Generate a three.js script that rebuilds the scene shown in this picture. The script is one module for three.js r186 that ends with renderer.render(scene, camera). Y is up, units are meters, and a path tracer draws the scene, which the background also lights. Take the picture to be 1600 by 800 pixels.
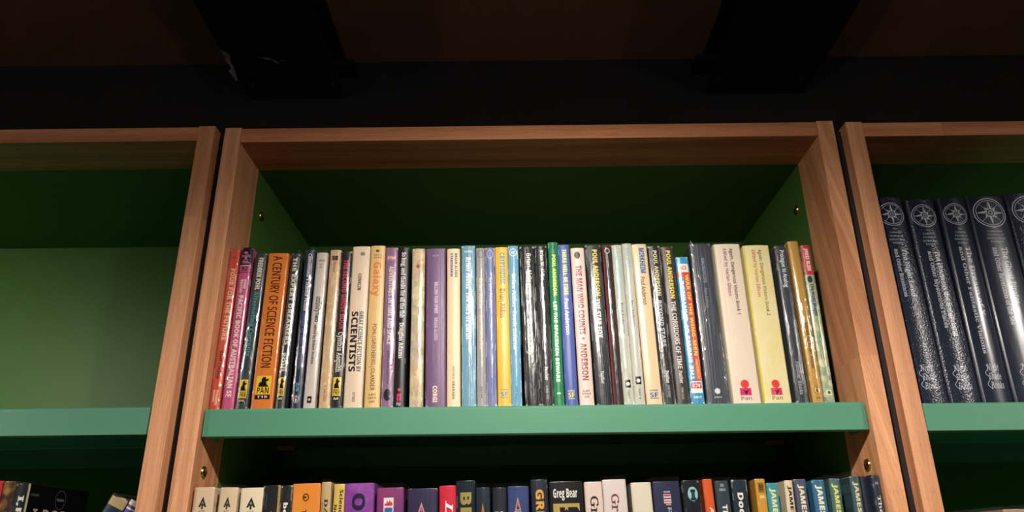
import * as THREE from 'three';
import { RoundedBoxGeometry } from 'three/addons/geometries/RoundedBoxGeometry.js';
import { mergeGeometries } from 'three/addons/utils/BufferGeometryUtils.js';

// ---------------------------------------------------------------- camera, light, exposure
const scene = new THREE.Scene();
scene.background = new THREE.Color(0x000000);
const YS = 1.75;                                             // height of the upper shelf above the floor
const F = 1173.06, PITCH = 0.3816, YAW = 0.0021, ROLL = -0.0107, EYE = new THREE.Vector3(-0.0204, YS - 0.149, 0.7895);
const camera = new THREE.PerspectiveCamera(2 * Math.atan(400 / F) * 180 / Math.PI, 2, 0.02, 50);
camera.position.copy(EYE);
camera.rotation.set(PITCH, YAW, ROLL, 'YXZ');
camera.updateMatrixWorld(true);
const renderer = new THREE.WebGLRenderer({ antialias: true });
renderer.toneMapping = THREE.LinearToneMapping;
renderer.toneMappingExposure = 1.0;
renderer.shadowMap.enabled = true;
renderer.shadowMap.type = THREE.PCFSoftShadowMap;
// the three spotlights of the lighting track, one above each bookcase (built further down by spotlight())
const LAMP = { x: [-1.08, 0.03, 0.95], y: YS + 0.285, z: 0.55, aim: 51.5 * Math.PI / 180, intensity: [2.5, 1.95, 1.95], cone: 62 * Math.PI / 180, penumbra: 0.6, spill: 0.21, color: 0xfff5ea, radius: 0.6 };

// ---------------------------------------------------------------- helpers
let seedState = 7;
const rnd = () => { seedState = (seedState * 1664525 + 1013904223) >>> 0; return seedState / 4294967296; };
const rr = (a, b) => a + (b - a) * rnd();
const hash = (x, y) => { let h = (x * 374761393 + y * 668265263) | 0; h = Math.imul(h ^ (h >>> 13), 1274126177); return ((h ^ (h >>> 16)) >>> 0) / 4294967296; };
const noise = (x, y) => {
  const ix = Math.floor(x), iy = Math.floor(y), fx = x - ix, fy = y - iy, sx = fx * fx * (3 - 2 * fx), sy = fy * fy * (3 - 2 * fy);
  const a = hash(ix, iy), b = hash(ix + 1, iy), c = hash(ix, iy + 1), d = hash(ix + 1, iy + 1);
  return a + (b - a) * sx + (c - a) * sy + (a - b - c + d) * sx * sy;
};
const fbm = (x, y, n = 3) => { let s = 0, a = 0.5, t = 0; for (let i = 0; i < n; i++) { s += a * noise(x, y); t += a; a *= 0.5; x = x * 2.03 + 17.1; y = y * 2.03 + 5.7; } return s / t; };
const names = {};
const numbered = (n) => { const k = names[n] = (names[n] ?? -1) + 1; return k ? `${n}_${String(k).padStart(3, '0')}` : n; };
const shade = (o) => { o.traverse((m) => { if (m.isMesh) { m.castShadow = true; m.receiveShadow = true; } }); return o; };
function thing(name, label, category, [x, y, z] = [0, 0, 0], group) {
  const o = new THREE.Group(); o.name = numbered(name); o.position.set(x, y, z); scene.add(o);
  o.userData = { label, category }; if (group) o.userData.group = group;
  return o;
}
function part(name, geometry, material, parent, label) {
  const m = new THREE.Mesh(geometry, material); m.name = name; parent.add(m); m.castShadow = m.receiveShadow = true;
  if (label) m.userData.label = label;
  return m;
}
function struct(name, geometry, material, label, category, pos) {
  const m = new THREE.Mesh(geometry, material); m.name = name; scene.add(m); m.castShadow = m.receiveShadow = true;
  if (pos) m.position.set(...pos);
  m.userData = { kind: 'structure', label, category };
  return m;
}
function ray(u, v) { return new THREE.Vector3((u - 800) / F, -(v - 400) / F, -1).applyEuler(camera.rotation); }
function onZ(u, v, z) { const d = ray(u, v), s = (z - EYE.z) / d.z; return EYE.clone().addScaledVector(d, s); }   // the point of a pixel's ray on the plane at z
const box = (sx, sy, sz, x = 0, y = 0, z = 0, r = 0) => { const g = r ? new RoundedBoxGeometry(sx, sy, sz, 2, r) : new THREE.BoxGeometry(sx, sy, sz); g.translate(x, y, z); return g; };
const span = (x0, x1, y0, y1, z0, z1, r = 0) => box(x1 - x0, y1 - y0, z1 - z0, (x0 + x1) / 2, (y0 + y1) / 2, (z0 + z1) / 2, r);
function metreUV(g, axis, du = 0, dv = 0, skew = 0) {          // uv in metres: v along the grain axis, u across it
  const p = g.attributes.position, n = g.attributes.normal, uv = new Float32Array(p.count * 2);
  for (let i = 0; i < p.count; i++) {
    const P = [p.getX(i), p.getY(i), p.getZ(i)], N = [Math.abs(n.getX(i)), Math.abs(n.getY(i)), Math.abs(n.getZ(i))];
    const others = [0, 1, 2].filter((k) => k !== axis), k = N[others[0]] > N[others[1]] ? others[1] : others[0];
    let a = P[k]; if (N[axis] > 0.9) a = P[others[0]];
    const b = N[axis] > 0.9 ? P[others[1]] : P[axis];
    uv[i * 2] = a + du + skew * b + (k === 2 ? 0.11 : 0); uv[i * 2 + 1] = b + dv;
  }
  g.setAttribute('uv', new THREE.BufferAttribute(uv, 2));
  return g;
}

// ---------------------------------------------------------------- surface materials
function dataTex(w, h, fn, srgb) {
  const d = new Uint8Array(w * h * 4);
  for (let y = 0; y < h; y++) for (let x = 0; x < w; x++) { const c = fn(x, y), i = (y * w + x) * 4; d[i] = c[0]; d[i + 1] = c[1]; d[i + 2] = c[2]; d[i + 3] = 255; }
  const t = new THREE.DataTexture(d, w, h); t.wrapS = t.wrapT = THREE.RepeatWrapping; t.magFilter = THREE.LinearFilter; t.minFilter = THREE.LinearMipmapLinearFilter;
  if (srgb) t.colorSpace = THREE.SRGBColorSpace; t.needsUpdate = true; return t;
}
const clamp = (v, a = 0, b = 255) => Math.max(a, Math.min(b, v));
function woodMaterial(base, dark, seed) {                      // a board of cherry-like hardwood: 0.25 m across, 1 m along
  const W = 768, H = 1536, rough = new Float32Array(W * H);
  for (let y = 0; y < H; y++) for (let x = 0; x < W; x++) {
    const u = x / W * 0.25, v = y / H, e = Math.min(1, Math.min(x, W - x) / 40, Math.min(y, H - y) / 60);
    const w = (noise(u * 9 + seed, v * 2.2) - 0.5) * 0.02 + (noise(u * 30 + seed, v * 7) - 0.5) * 0.004;
    const ring = fbm((u + w) * 130 + seed, v * 1.3, 3), band = noise((u + w) * 28 + seed * 3, v * 0.8), fine = noise(u * 1500 + seed, v * 42), pore = noise(u * 2600, v * 150 + seed);
    rough[y * W + x] = 0.30 * (band - 0.4) + 1.0 * (ring - 0.5) * (0.4 + 0.6 * e) + 0.34 * (fine - 0.5) + (pore > 0.83 ? 0.22 : 0);
  }
  const mix = (t, k) => base[k] + (dark[k] - base[k]) * clamp(0.42 + t, -0.15, 1.1);
  const map = dataTex(W, H, (x, y) => { const t = rough[y * W + x]; return [clamp(mix(t, 0)), clamp(mix(t, 1)), clamp(mix(t, 2))]; }, true);
  const bump = dataTex(W, H, (x, y) => { const t = clamp(140 - rough[y * W + x] * 150); return [t, t, t]; });
  for (const t of [map, bump]) t.repeat.set(4, 1);
  return new THREE.MeshPhysicalMaterial({ map, bumpMap: bump, bumpScale: 0.00012, roughness: 0.48, specularIntensity: 0.8 });
}
const wood = [woodMaterial([228, 168, 124], [168, 110, 74], 3.1), woodMaterial([216, 150, 106], [152, 92, 58], 41.7)];
const paintNoise = dataTex(256, 256, (x, y) => { const t = 128 + (fbm(x / 5, y / 5, 3) - 0.5) * 120; return [t, t, t]; });
paintNoise.repeat.set(10, 10);
const paint = (hex, rough, spec = 1, bump = 0.00003) => new THREE.MeshPhysicalMaterial({ color: hex, roughness: rough, specularIntensity: spec, bumpMap: paintNoise, bumpScale: bump });
const M = {
  green: paint(0x456b30, 0.45, 0.3), sage: paint(0x50896e, 0.5, 0.4), black: paint(0x0b0b0c, 0.5), filler: paint(0x1c1c22, 0.55), steel: paint(0x060606, 0.55), blackWall: paint(0x040404, 0.75),
  ceiling: paint(0x6a452d, 0.75), darkWall: paint(0x2a221c, 0.8), brass: new THREE.MeshStandardMaterial({ color: 0xb08a4a, metalness: 1, roughness: 0.28 }),
  collar: new THREE.MeshPhysicalMaterial({ color: 0xffffff, roughness: 0.9, transmission: 0.5, thickness: 0, emissive: 0xffe6c4, emissiveIntensity: 0.6, side: THREE.DoubleSide }),  // collar is an added glowing ring that goes with the spill light
  lampBody: paint(0x101010, 0.4), lens: new THREE.MeshStandardMaterial({ color: 0xfff2e0, emissive: 0xffe6c4, emissiveIntensity: 6 }),
};
const floorMat = (() => { const m = woodMaterial([92, 66, 46], [58, 38, 26], 77.3); m.roughness = 0.5; return m; })();

// ---------------------------------------------------------------- the room
const RX = 2.6, RZ = 2.9, CEIL = YS + 0.69, WALLZ = -0.347;
for (const [n, g, m, l, c] of [
  ['floor', metreUV(span(-RX, RX, -0.1, 0, WALLZ - 0.1, RZ), 0), floorMat, 'dark brown wooden floor in front of the bookcases', 'floor'],
  ['ceiling', metreUV(span(-RX, RX, CEIL, CEIL + 0.1, WALLZ - 0.1, RZ), 0), M.ceiling, 'dark brown ceiling boards between black beams', 'ceiling'],
  ['wall_back', metreUV(span(-RX, RX, 0, CEIL, WALLZ - 0.1, WALLZ), 0), M.blackWall, 'black wall behind and above the bookcases', 'wall'],
  ['wall_front', metreUV(span(-RX, RX, 0, CEIL, RZ, RZ + 0.1), 0), M.darkWall, 'dark wall facing the bookcases', 'wall'],
  ['wall_left', metreUV(span(-RX - 0.1, -RX, -0.1, CEIL + 0.1, WALLZ - 0.1, RZ + 0.1), 2), M.darkWall, 'dark side wall beside the bookcase with empty upper shelf', 'wall'],
  ['wall_right', metreUV(span(RX, RX + 0.1, -0.1, CEIL + 0.1, WALLZ - 0.1, RZ + 0.1), 2), M.darkWall, 'dark side wall beside the bookcase of blue hardbacks', 'wall'],
]) struct(n, g, m, l, c);

// ---------------------------------------------------------------- steel beams under the ceiling
function beam(x0, x1, inner, label) {
  const o = thing('ceiling_beam', label, 'beam', [(x0 + x1) / 2, CEIL, 0], 'black steel beams under the ceiling'), w = x1 - x0, d = 0.078, z0 = WALLZ + 0.0005, z1 = RZ - 0.001;
  part('top_flange', metreUV(span(-w / 2, w / 2, -0.011, -0.0005, z0, z1), 2), M.steel, o);
  part('web', metreUV(span(-0.006, 0.006, -d + 0.011, -0.011, z0, z1), 2), M.steel, o);
  part('bottom_flange', metreUV(span(-w / 2, w / 2, -d, -d + 0.011, z0, z1, 0.002), 2), M.steel, o);
  const b = part('angle_bracket', mergeGeometries([span(0, 0.05, -0.034, -0.012, z0, z0 + 0.012), span(0.0, 0.05, -0.034, -0.022, z0, z0 + 0.04)].map((g) => { g.translate(w / 2 - 0.03, 0, 0); if (inner < 0) g.scale(-1, 1, 1); return g; })), M.steel, o);
  if (inner < 0) { b.geometry.index.array.reverse(); b.geometry.computeVertexNormals(); }
  const bolt = new THREE.CylinderGeometry(0.007, 0.007, 0.008, 6); bolt.translate((w / 2 - 0.01) * inner, -d - 0.004, -0.30);
  part('bolt', bolt, M.steel, o);
  const bolt2 = bolt.clone(); bolt2.translate(-(w - 0.03) * inner, 0, 0); part('bolt', bolt2, M.steel, o);
  return o;
}
beam(-0.487, -0.318, 1, 'black steel ceiling beam with torn scraps of shiny tape under it');
beam(0.325, 0.500, -1, 'black steel ceiling beam with clean bare underside');
const tapeMat = new THREE.MeshPhysicalMaterial({ color: 0x5c5658, roughness: 0.3, metalness: 0.1, side: THREE.DoubleSide });
function tapeScrap(x, y, z, pts, label) {                      // a crumpled ribbon stuck to the flange
  const pos = [], idx = [];
  pts.forEach(([dx, dy, dz, w], i) => {
    for (let k = 0; k < 3; k++) pos.push(dx + (k - 1) * w * 0.5, dy - (k === 1 ? 0.0022 * (i % 2 ? 1 : -0.4) : 0), dz + (k - 1) * w * 0.35 * (i % 2 ? 1 : -1));
    if (i) for (let k = 0; k < 2; k++) { const a = (i - 1) * 3 + k, b = a + 3; idx.push(a, b, a + 1, a + 1, b, b + 1); }
  });
  const g = new THREE.BufferGeometry(); g.setAttribute('position', new THREE.Float32BufferAttribute(pos, 3)); g.setIndex(idx); g.computeVertexNormals();
  const m = new THREE.Mesh(g, tapeMat); m.name = numbered('tape_scrap'); m.position.set(x, y, z); m.castShadow = m.receiveShadow = true; scene.add(m);
  m.userData = { label, category: 'tape' };
}
const BB = CEIL - 0.0785;
tapeScrap(-0.481, BB, -0.225, [[-0.004, 0, 0.02, 0.006], [0.001, -0.003, 0.010, 0.010], [0.000, -0.008, 0.002, 0.007], [0.006, -0.014, -0.004, 0.004], [0.004, -0.020, -0.010, 0.009], [0.010, -0.030, -0.018, 0.003]], 'long torn strip of shiny grey tape dangling off black beam edge');
tapeScrap(-0.405, BB, -0.226, [[-0.026, 0, 0.003, 0.003], [-0.014, -0.002, 0.001, 0.007], [-0.002, -0.004, -0.002, 0.010], [0.010, -0.008, -0.001, 0.014], [0.020, -0.010, 0.004, 0.018]], 'short flat scrap of shiny grey tape under black beam');

// ---------------------------------------------------------------- lighting track and its spotlights, above the frame
{
  const t = thing('lighting_track', 'black lighting track hung below the ceiling beams', 'track', [0, YS + 0.47, 0.72]);
  part('rail', metreUV(span(-1.6, 1.6, 0, 0.022, -0.016, 0.016, 0.002), 0), M.lampBody, t);
  for (const x of [-0.9, 0.62, 1.5]) { const g = new THREE.CylinderGeometry(0.005, 0.005, CEIL - 0.0 - (YS + 0.492), 10); g.translate(x, 0.022 + (CEIL - YS - 0.492) / 2, 0); part('hanger', g, M.lampBody, t); }
}
function spotlight(k, label) {
  const x = LAMP.x[k];
  const o = thing('spotlight', label, 'spotlight', [x, LAMP.y, LAMP.z], 'spotlights on the lighting track'), dir = new THREE.Vector3(0, -Math.sin(LAMP.aim), -Math.cos(LAMP.aim));
  const head = new THREE.LatheGeometry([[0.0001, -0.13], [0.022, -0.128], [0.026, -0.12], [0.026, -0.05], [0.031, -0.035], [0.031, 0], [0.0285, 0], [0.0175, -0.012], [0.0001, -0.012]].map(([r, y]) => new THREE.Vector2(r, y)), 32);
  const q = new THREE.Quaternion().setFromUnitVectors(new THREE.Vector3(0, 1, 0), dir);
  head.applyQuaternion(q); part('housing', head, M.lampBody, o);
  const lens = new THREE.CylinderGeometry(0.012, 0.012, 0.004, 24); lens.translate(0, -0.0095, 0); lens.applyQuaternion(q); part('lens', lens, M.lens, o);
  const back = dir.clone().multiplyScalar(-0.1), top = new THREE.Vector3(0, YS + 0.47 - LAMP.y, 0.72 - LAMP.z), len = back.distanceTo(top);
  const stem = new THREE.CylinderGeometry(0.006, 0.006, len, 12); stem.applyQuaternion(new THREE.Quaternion().setFromUnitVectors(new THREE.Vector3(0, 1, 0), top.clone().sub(back).normalize())); stem.translate(...back.clone().add(top).multiplyScalar(0.5).toArray()); part('stem', stem, M.lampBody, o);
  const s = new THREE.SpotLight(LAMP.color, LAMP.intensity[k], 0, LAMP.cone, LAMP.penumbra, 2);
  s.position.copy(dir).multiplyScalar(0.003); s.target.position.copy(dir); s.castShadow = true; s.shadow.radius = LAMP.radius; s.shadow.mapSize.set(2048, 2048); s.shadow.camera.near = 0.05; s.shadow.bias = -0.0005;
  o.add(s, s.target);
  const collar = new THREE.CylinderGeometry(0.0275, 0.0305, 0.016, 28, 1, true); collar.translate(0, 0.008, 0); collar.applyQuaternion(q); part('added_spill_collar', collar, M.collar, o, 'frosted glass collar glowing faintly');  // glowing collar added to the spotlight to go with the ceiling spill
  const p = new THREE.PointLight(LAMP.color, LAMP.spill, 0, 2); p.position.copy(dir).multiplyScalar(0.008); p.castShadow = true; p.shadow.radius = 1; p.shadow.mapSize.set(1024, 1024); p.shadow.camera.near = 0.04; o.add(p);  // added fill light inside the collar, spills onto ceiling and upper frames
}
spotlight(0, 'black track spotlight over the bookcase with empty upper shelf');
spotlight(1, 'black track spotlight over the bookcase packed with paperbacks');
spotlight(2, 'black track spotlight over the bookcase of blue hardbacks');

// ---------------------------------------------------------------- bookcases
const W = 0.74, T = 0.0201, TOP = 0.3406, D = 0.3311, EDGE = 0.072, LIP = 0.029, LOWER = -0.257, GL = 0.0123, GR = 0.0151;
const IN = W / 2 - T;                                          // half of the clear width
const shelfShape = (() => {                                    // folded sheet with a lip at the front and one at the back, profile in (z, y)
  const s = new THREE.Shape(), t = 0.0016, r = 0.0032, zf = -0.0059, zb = -0.302;
  s.moveTo(zf, -LIP); s.lineTo(zf, -r); s.absarc(zf - r, -r, r, 0, Math.PI / 2, false); s.lineTo(zb + r, 0); s.absarc(zb + r, -r, r, Math.PI / 2, Math.PI, false); s.lineTo(zb, -LIP); s.lineTo(zb + t, -LIP); s.lineTo(zb + t, -r);
  s.lineTo(zb + r, -t); s.lineTo(zf - r, -t); s.lineTo(zf - t, -r); s.lineTo(zf - t, -LIP + t); s.lineTo(zf - 0.014, -LIP + t); s.lineTo(zf - 0.014, -LIP); s.closePath();
  return s;
})();
function shelfGeometry() {
  const L = 2 * IN - 0.004, g = new THREE.ExtrudeGeometry(shelfShape, { depth: L, bevelEnabled: false, curveSegments: 8 });
  g.rotateY(-Math.PI / 2);                                     // shape x (our z) -> z, extrusion -> -x
  g.translate(L / 2, 0, 0);
  const cheek = span(-L / 2, -L / 2 + 0.0016, -LIP, -0.001, -0.05, -0.0075), cheek2 = span(L / 2 - 0.0016, L / 2, -LIP, -0.001, -0.05, -0.0075);
  return mergeGeometries([g, cheek.toNonIndexed(), cheek2.toNonIndexed()]);
}
const SHELF = shelfGeometry();
const cupGeo = (() => {
  const g = new THREE.LatheGeometry([[0.0001, 0.0014], [0.0026, 0.0012], [0.0032, 0.0004], [0.0038, 0.0006], [0.0062, 0.0022], [0.0071, 0.0018], [0.0078, 0]].map(([r, y]) => new THREE.Vector2(r, y)), 24); return g;
})();
const slotGeo = box(0.0042, 0.0005, 0.0008, 0, 0.00145, 0);
function bookcase(cx, dy, label, opt) {
  const o = thing('bookcase', label, 'bookcase', [cx, YS + dy, 0], 'green bookcases with wooden frames'), H0 = -YS - dy;
  for (const s of [-1, 1]) {
    const x0 = s < 0 ? -W / 2 : IN, x1 = s < 0 ? -IN : W / 2;
    const p = part('side_panel', metreUV(span(x0, x1, H0, TOP - 0.0005, -D - 0.012, -EDGE), 1), M.green, o, 'green painted side panel');
    part('wooden_edging', metreUV(span(x0, x1, H0, TOP, -EDGE, 0, 0.0007), 1, rr(0, 3), rr(0, 3), opt.skew?.[s < 0 ? 0 : 1] ?? 0), wood[opt.wood?.[s < 0 ? 0 : 1] ?? 0], p, 'reddish brown hardwood edging');
    for (const [y, z] of [[0.268, -0.1005], [-0.0625, -0.0275]]) {
      const cup = cupGeo.clone(); cup.scale(0.8, 1, 0.8); cup.rotateZ(s < 0 ? -Math.PI / 2 : Math.PI / 2); cup.translate(s * IN, y, z); part('screw', mergeGeometries([cup]), M.brass, p, 'brass screw in a cup washer');
    }
  }
  const t = part('top_panel', metreUV(span(-IN, IN, TOP - T, TOP - 0.0015, -D - 0.012, -EDGE), 0), M.green, o, 'green painted top panel');
  part('wooden_edging', metreUV(span(-IN, IN, TOP - T, TOP - 0.0012, -EDGE, -0.0006, 0.0007), 0, rr(0, 3), rr(0, 3)), wood[1], t, 'reddish brown hardwood edging');
  part('back_panel', metreUV(span(-IN, IN, H0, TOP - T, -D - 0.012, -D), 0), M.green, o, 'green painted back panel');
  part('plinth', metreUV(span(-IN, IN, H0, H0 + 0.08, -0.05, -0.03), 0), M.green, o);
  for (const y of [0, LOWER, LOWER - 0.36, LOWER - 0.72, LOWER - 1.08]) {
    const sh = part('shelf', SHELF, M.sage, o, 'sage green folded metal shelf'); sh.position.y = y;
    for (const s of [-1, 1]) for (const z of [-0.275, -0.06]) { const g = new THREE.CylinderGeometry(0.0035, 0.0035, 0.022, 12); g.rotateZ(Math.PI / 2); g.translate(s * (IN - 0.011), -0.0052, z); part('shelf_peg', g, wood[0], sh, 'small brown shelf peg'); }
  }
  return o;
}
const CXL = -(W + GL), CXR = W + GR;
bookcase(CXL, 0.003, 'wood framed green bookcase with an empty upper compartment', { wood: [0, 0] });
bookcase(0, 0, 'wood framed green bookcase packed with rows of paperbacks', { wood: [0, 0], skew: [0, 0.16] });
bookcase(CXR, -0.002, 'wood framed green bookcase holding dark blue leather hardbacks', { wood: [0, 0] });
struct('trim_1', metreUV(span(-W / 2 - GL, -W / 2, 0, YS + TOP - 0.006, -D, -0.016), 1), M.filler, 'black filler strip beside the bookcase with empty upper compartment', 'trim');
struct('trim_2', metreUV(span(W / 2, W / 2 + GR, 0, YS + TOP - 0.006, -D, -0.016), 1), M.filler, 'black filler strip beside the bookcase of blue hardbacks', 'trim');

// ---------------------------------------------------------------- books: print atlas
const PPM = 3600, AT = 2048, sheets = [];
let cur = null;
function newSheet() {
  const cv = document.createElement('canvas'); cv.width = AT; cv.height = AT;
  const c = cv.getContext('2d'); c.fillStyle = '#888'; c.fillRect(0, 0, AT, AT);
  cur = { cv, c, relief: new Float32Array((AT / 2) * (AT / 2)), x: 2, y: 2, row: 0 }; sheets.push(cur); return cur;
}
function cell(w, h) {
  if (!cur) newSheet();
  if (cur.x + w + 4 > AT) { cur.x = 2; cur.y += cur.row + 6; cur.row = 0; }
  if (cur.y + h + 4 > AT) newSheet();
  const r = { s: cur, x: cur.x, y: cur.y, w, h }; cur.x += w + 6; cur.row = Math.max(cur.row, h); return r;
}
const FONT = { S: ['', 'sans-serif'], B: ['bold ', 'sans-serif'], R: ['', 'serif'], RB: ['bold ', 'serif'], I: ['italic ', 'serif'], M: ['', 'monospace'] };
function pen(c, X, Y, w, h) {                                  // drawing in fractions of the spine, text fitted between two heights
  const g = {
    c, w, h, X, Y,
    r(x0, y0, x1, y1, col) { c.fillStyle = col; c.fillRect(X + x0 * w, Y + y0 * h, (x1 - x0) * w, (y1 - y0) * h); return g; },
    t(s, a, b, cx, sz, col, f = 'B', up) {
      c.save(); c.translate(X + cx * w, Y + (up ? b : a) * h); c.rotate(up ? -Math.PI / 2 : Math.PI / 2); c.font = `${FONT[f][0]}${sz * w}px ${FONT[f][1]}`; c.textBaseline = 'middle'; c.fillStyle = col;
      c.scale((b - a) * h / Math.max(1, c.measureText(s).width), 1); c.fillText(s, 0, 0); c.lineWidth = sz * w * 0.035; c.strokeStyle = col; c.strokeText(s, 0, 0); c.restore(); return g;
    },
    hz(s, cx, y, wd, ht, col, f = 'B') {
      c.save(); c.font = `${FONT[f][0]}${ht * h * 1.35}px ${FONT[f][1]}`; c.textBaseline = 'middle'; c.textAlign = 'center'; c.fillStyle = col;
      c.translate(X + cx * w, Y + y * h); c.scale(wd * w / Math.max(1, c.measureText(s).width), 1); c.fillText(s, 0, 0); c.restore(); return g;
    },
    o(cx, y, rx, ry, col, line) {                              // ellipse; rx of the width, ry of the width too
      c.beginPath(); c.ellipse(X + cx * w, Y + y * h, rx * w, ry * w, 0, 0, 7); if (line) { c.strokeStyle = col; c.lineWidth = line * w; c.stroke(); } else { c.fillStyle = col; c.fill(); } return g;
    },
    poly(pts, col) { c.beginPath(); pts.forEach(([x, y], i) => (i ? c.lineTo : c.moveTo).call(c, X + x * w, Y + y * h)); c.closePath(); c.fillStyle = col; c.fill(); return g; },
    turn(x, y, draw) { c.save(); c.translate(X + x * w, Y + y * h); c.rotate(Math.PI); c.translate(-X - x * w, -Y - y * h); draw(); c.restore(); return g; },   // upside down
    panBadge(y, code) {                                        // yellow badge with a piping figure
      g.r(0.14, y, 0.86, y + 0.112, '#efc22c'); const q = (a) => a.map(([px, py]) => [0.14 + px * 0.72, y + py * 0.112]);
      g.poly(q([[0.15, 0.6], [0.2, 0.38], [0.36, 0.32], [0.34, 0.2], [0.45, 0.07], [0.62, 0.08], [0.66, 0.2], [0.8, 0.16], [0.84, 0.24], [0.66, 0.32], [0.72, 0.48], [0.86, 0.6]]), '#17140f');
      g.hz('PAN', 0.5, y + 0.09, 0.62, 0.036, '#2a2415'); g.r(0.14, y + 0.116, 0.86, y + 0.142, '#17140f'); g.hz(code, 0.5, y + 0.129, 0.5, 0.014, '#efe3c4'); return g;
    },
    panDot(y, col) { g.o(0.5, y, 0.15, 0.15, '#e2312e'); g.r(0.3, y + 0.024, 0.7, y + 0.066, '#d81e63'); g.poly([[0.4, y + 0.032], [0.5, y + 0.044], [0.62, y + 0.032], [0.55, y + 0.052], [0.5, y + 0.064], [0.47, y + 0.05]], '#1c1017'); g.hz('Pan', 0.5, y + 0.084, 0.42, 0.022, col, 'S'); return g; },
    bird(y, col, bg) { g.o(0.5, y, 0.27, 0.4, bg); g.o(0.5, y, 0.27, 0.4, col, 0.05); g.o(0.5, y + 0.005, 0.1, 0.2, col); g.o(0.5, y - 0.014, 0.08, 0.08, col); return g; },
    sf(y, col) { g.hz('SF', 0.5, y, 0.62, 0.028, col, 'B'); g.r(0.2, y + 0.017, 0.8, y + 0.021, col); g.hz('SPHERE', 0.5, y - 0.026, 0.6, 0.009, col); return g; },
    mist(cols, n, big = 0.5, alpha = 0.5) {                    // blotches of printed colour, for painted covers
      for (let i = 0; i < n; i++) { c.globalAlpha = rr(0.2, 1) * alpha; c.fillStyle = cols[Math.floor(rnd() * cols.length)]; c.beginPath(); c.ellipse(X + rnd() * w, Y + rnd() * h, rr(0.05, big) * w, rr(0.1, 1.4 * big) * w, rr(-0.7, 0.7), 0, 7); c.fill(); } c.globalAlpha = 1; return g;
    },
    scuff(n, col, len = 0.12, edge = 0.5) {                    // worn print: rubbed edges and long creases
      c.save(); c.strokeStyle = col; c.lineCap = 'round';
      for (let i = 0; i < n; i++) {
        const e = rnd() < edge, x = e ? (rnd() < 0.5 ? rr(0, 0.07) : rr(0.93, 1)) : rr(0.08, 0.92), y = rr(-0.02, 1), L = rr(0.2, 1) * len * (e ? 0.6 : 1);
        c.globalAlpha = rr(0.25, e ? 0.95 : 0.6); c.lineWidth = rr(0.5, e ? 2.6 : 1.3); c.beginPath(); c.moveTo(X + x * w, Y + y * h);
        for (let k = 1; k <= 3; k++) c.lineTo(X + (x + rr(-0.02, 0.02)) * w, Y + (y + L * k / 3) * h); c.stroke();
      }
      c.globalAlpha = 0.8; for (let i = 0; i < n / 3; i++) { c.fillStyle = col; const x = rnd() < 0.5 ? rr(0, 0.1) : rr(0.9, 1); c.beginPath(); c.ellipse(X + x * w, Y + (rnd() < 0.5 ? rr(0, 0.012) : rr(0.988, 1)) * h, rr(1, 4), rr(0.8, 2.4), 0, 0, 7); c.fill(); }
      c.restore(); return g;
    },
    speck(n, col, a = 0.35) { c.fillStyle = col; for (let i = 0; i < n; i++) { c.globalAlpha = rnd() * a; c.fillRect(X + rnd() * w, Y + rnd() * h, rr(0.6, 2.2), rr(0.6, 3)); } c.globalAlpha = 1; return g; },
  };
  return g;
}
// relief of a cell in metres: finish sets how creased the film over the print is
const RELIEF = { weave: [0.00012, 0.00005, 0.00001], satin: [0.00006, 0.00001, 0.00001], matte: [0.00005, 0.00001, 0], gloss: [0.00008, 0.00001, 0.00001], film: [0.00012, 0.00001, 0.00004], crinkle: [0.00016, 0.00002, 0.00010], leather: [0.0001, 0.0, 0.0] };
function relief(r, finish, seed, folds) {
  const [wave, paper, crease] = RELIEF[finish], A = AT / 2, x0 = r.x >> 1, y0 = r.y >> 1, x1 = (r.x + r.w) >> 1, y1 = (r.y + r.h) >> 1;
  for (let y = y0; y <= y1; y++) for (let x = x0; x <= x1; x++) {
    const u = (x - x0) * 2 / PPM * 1000, v = (y - y0) * 2 / PPM * 1000;              // millimetres
    let h = wave * (fbm(u / 6 + seed, v / 28, 2) - 0.5) * 2 + paper * (noise(u / 0.9, v / 1.3 + seed) - 0.5);
    if (crease) { const w = fbm(u / 4.5 + seed, v / 15 + seed, 2), f = noise(u / 2 + seed, v / 8 + seed * 2); h += crease * ((1 - Math.abs(2 * w - 1)) ** 3 - 0.5 + 0.5 * (1 - Math.abs(2 * f - 1)) ** 2); }
    if (finish === 'leather') { const a = noise(u / 1.25 + seed, v / 1.25), b = noise(u / 0.8, v / 0.8 + seed); h += 0.00024 * (1 - Math.abs(2 * a - 1)) + 0.0001 * b; }
    for (const [fx, d] of folds) { const q = (u - fx) / 0.55; if (Math.abs(q) < 1) h -= d * (1 - q * q) * (0.6 + 0.6 * noise(v / 14, fx)); }
    r.s.relief[(A - 1 - y) * A + x] = h / 0.001 + 0.5;
  }
}
const sheetMats = new Map(), late = [];
const FIN = { matte: { roughness: 0.5 }, satin: { roughness: 0.4, specularIntensity: 0.7 }, weave: { roughness: 0.46, specularIntensity: 0.8 }, gloss: { roughness: 0.3, clearcoat: 0.2, clearcoatRoughness: 0.14 }, film: { roughness: 0.22, clearcoat: 0.15, clearcoatRoughness: 0.1 }, crinkle: { roughness: 0.24 }, leather: { roughness: 0.3 } };
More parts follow.
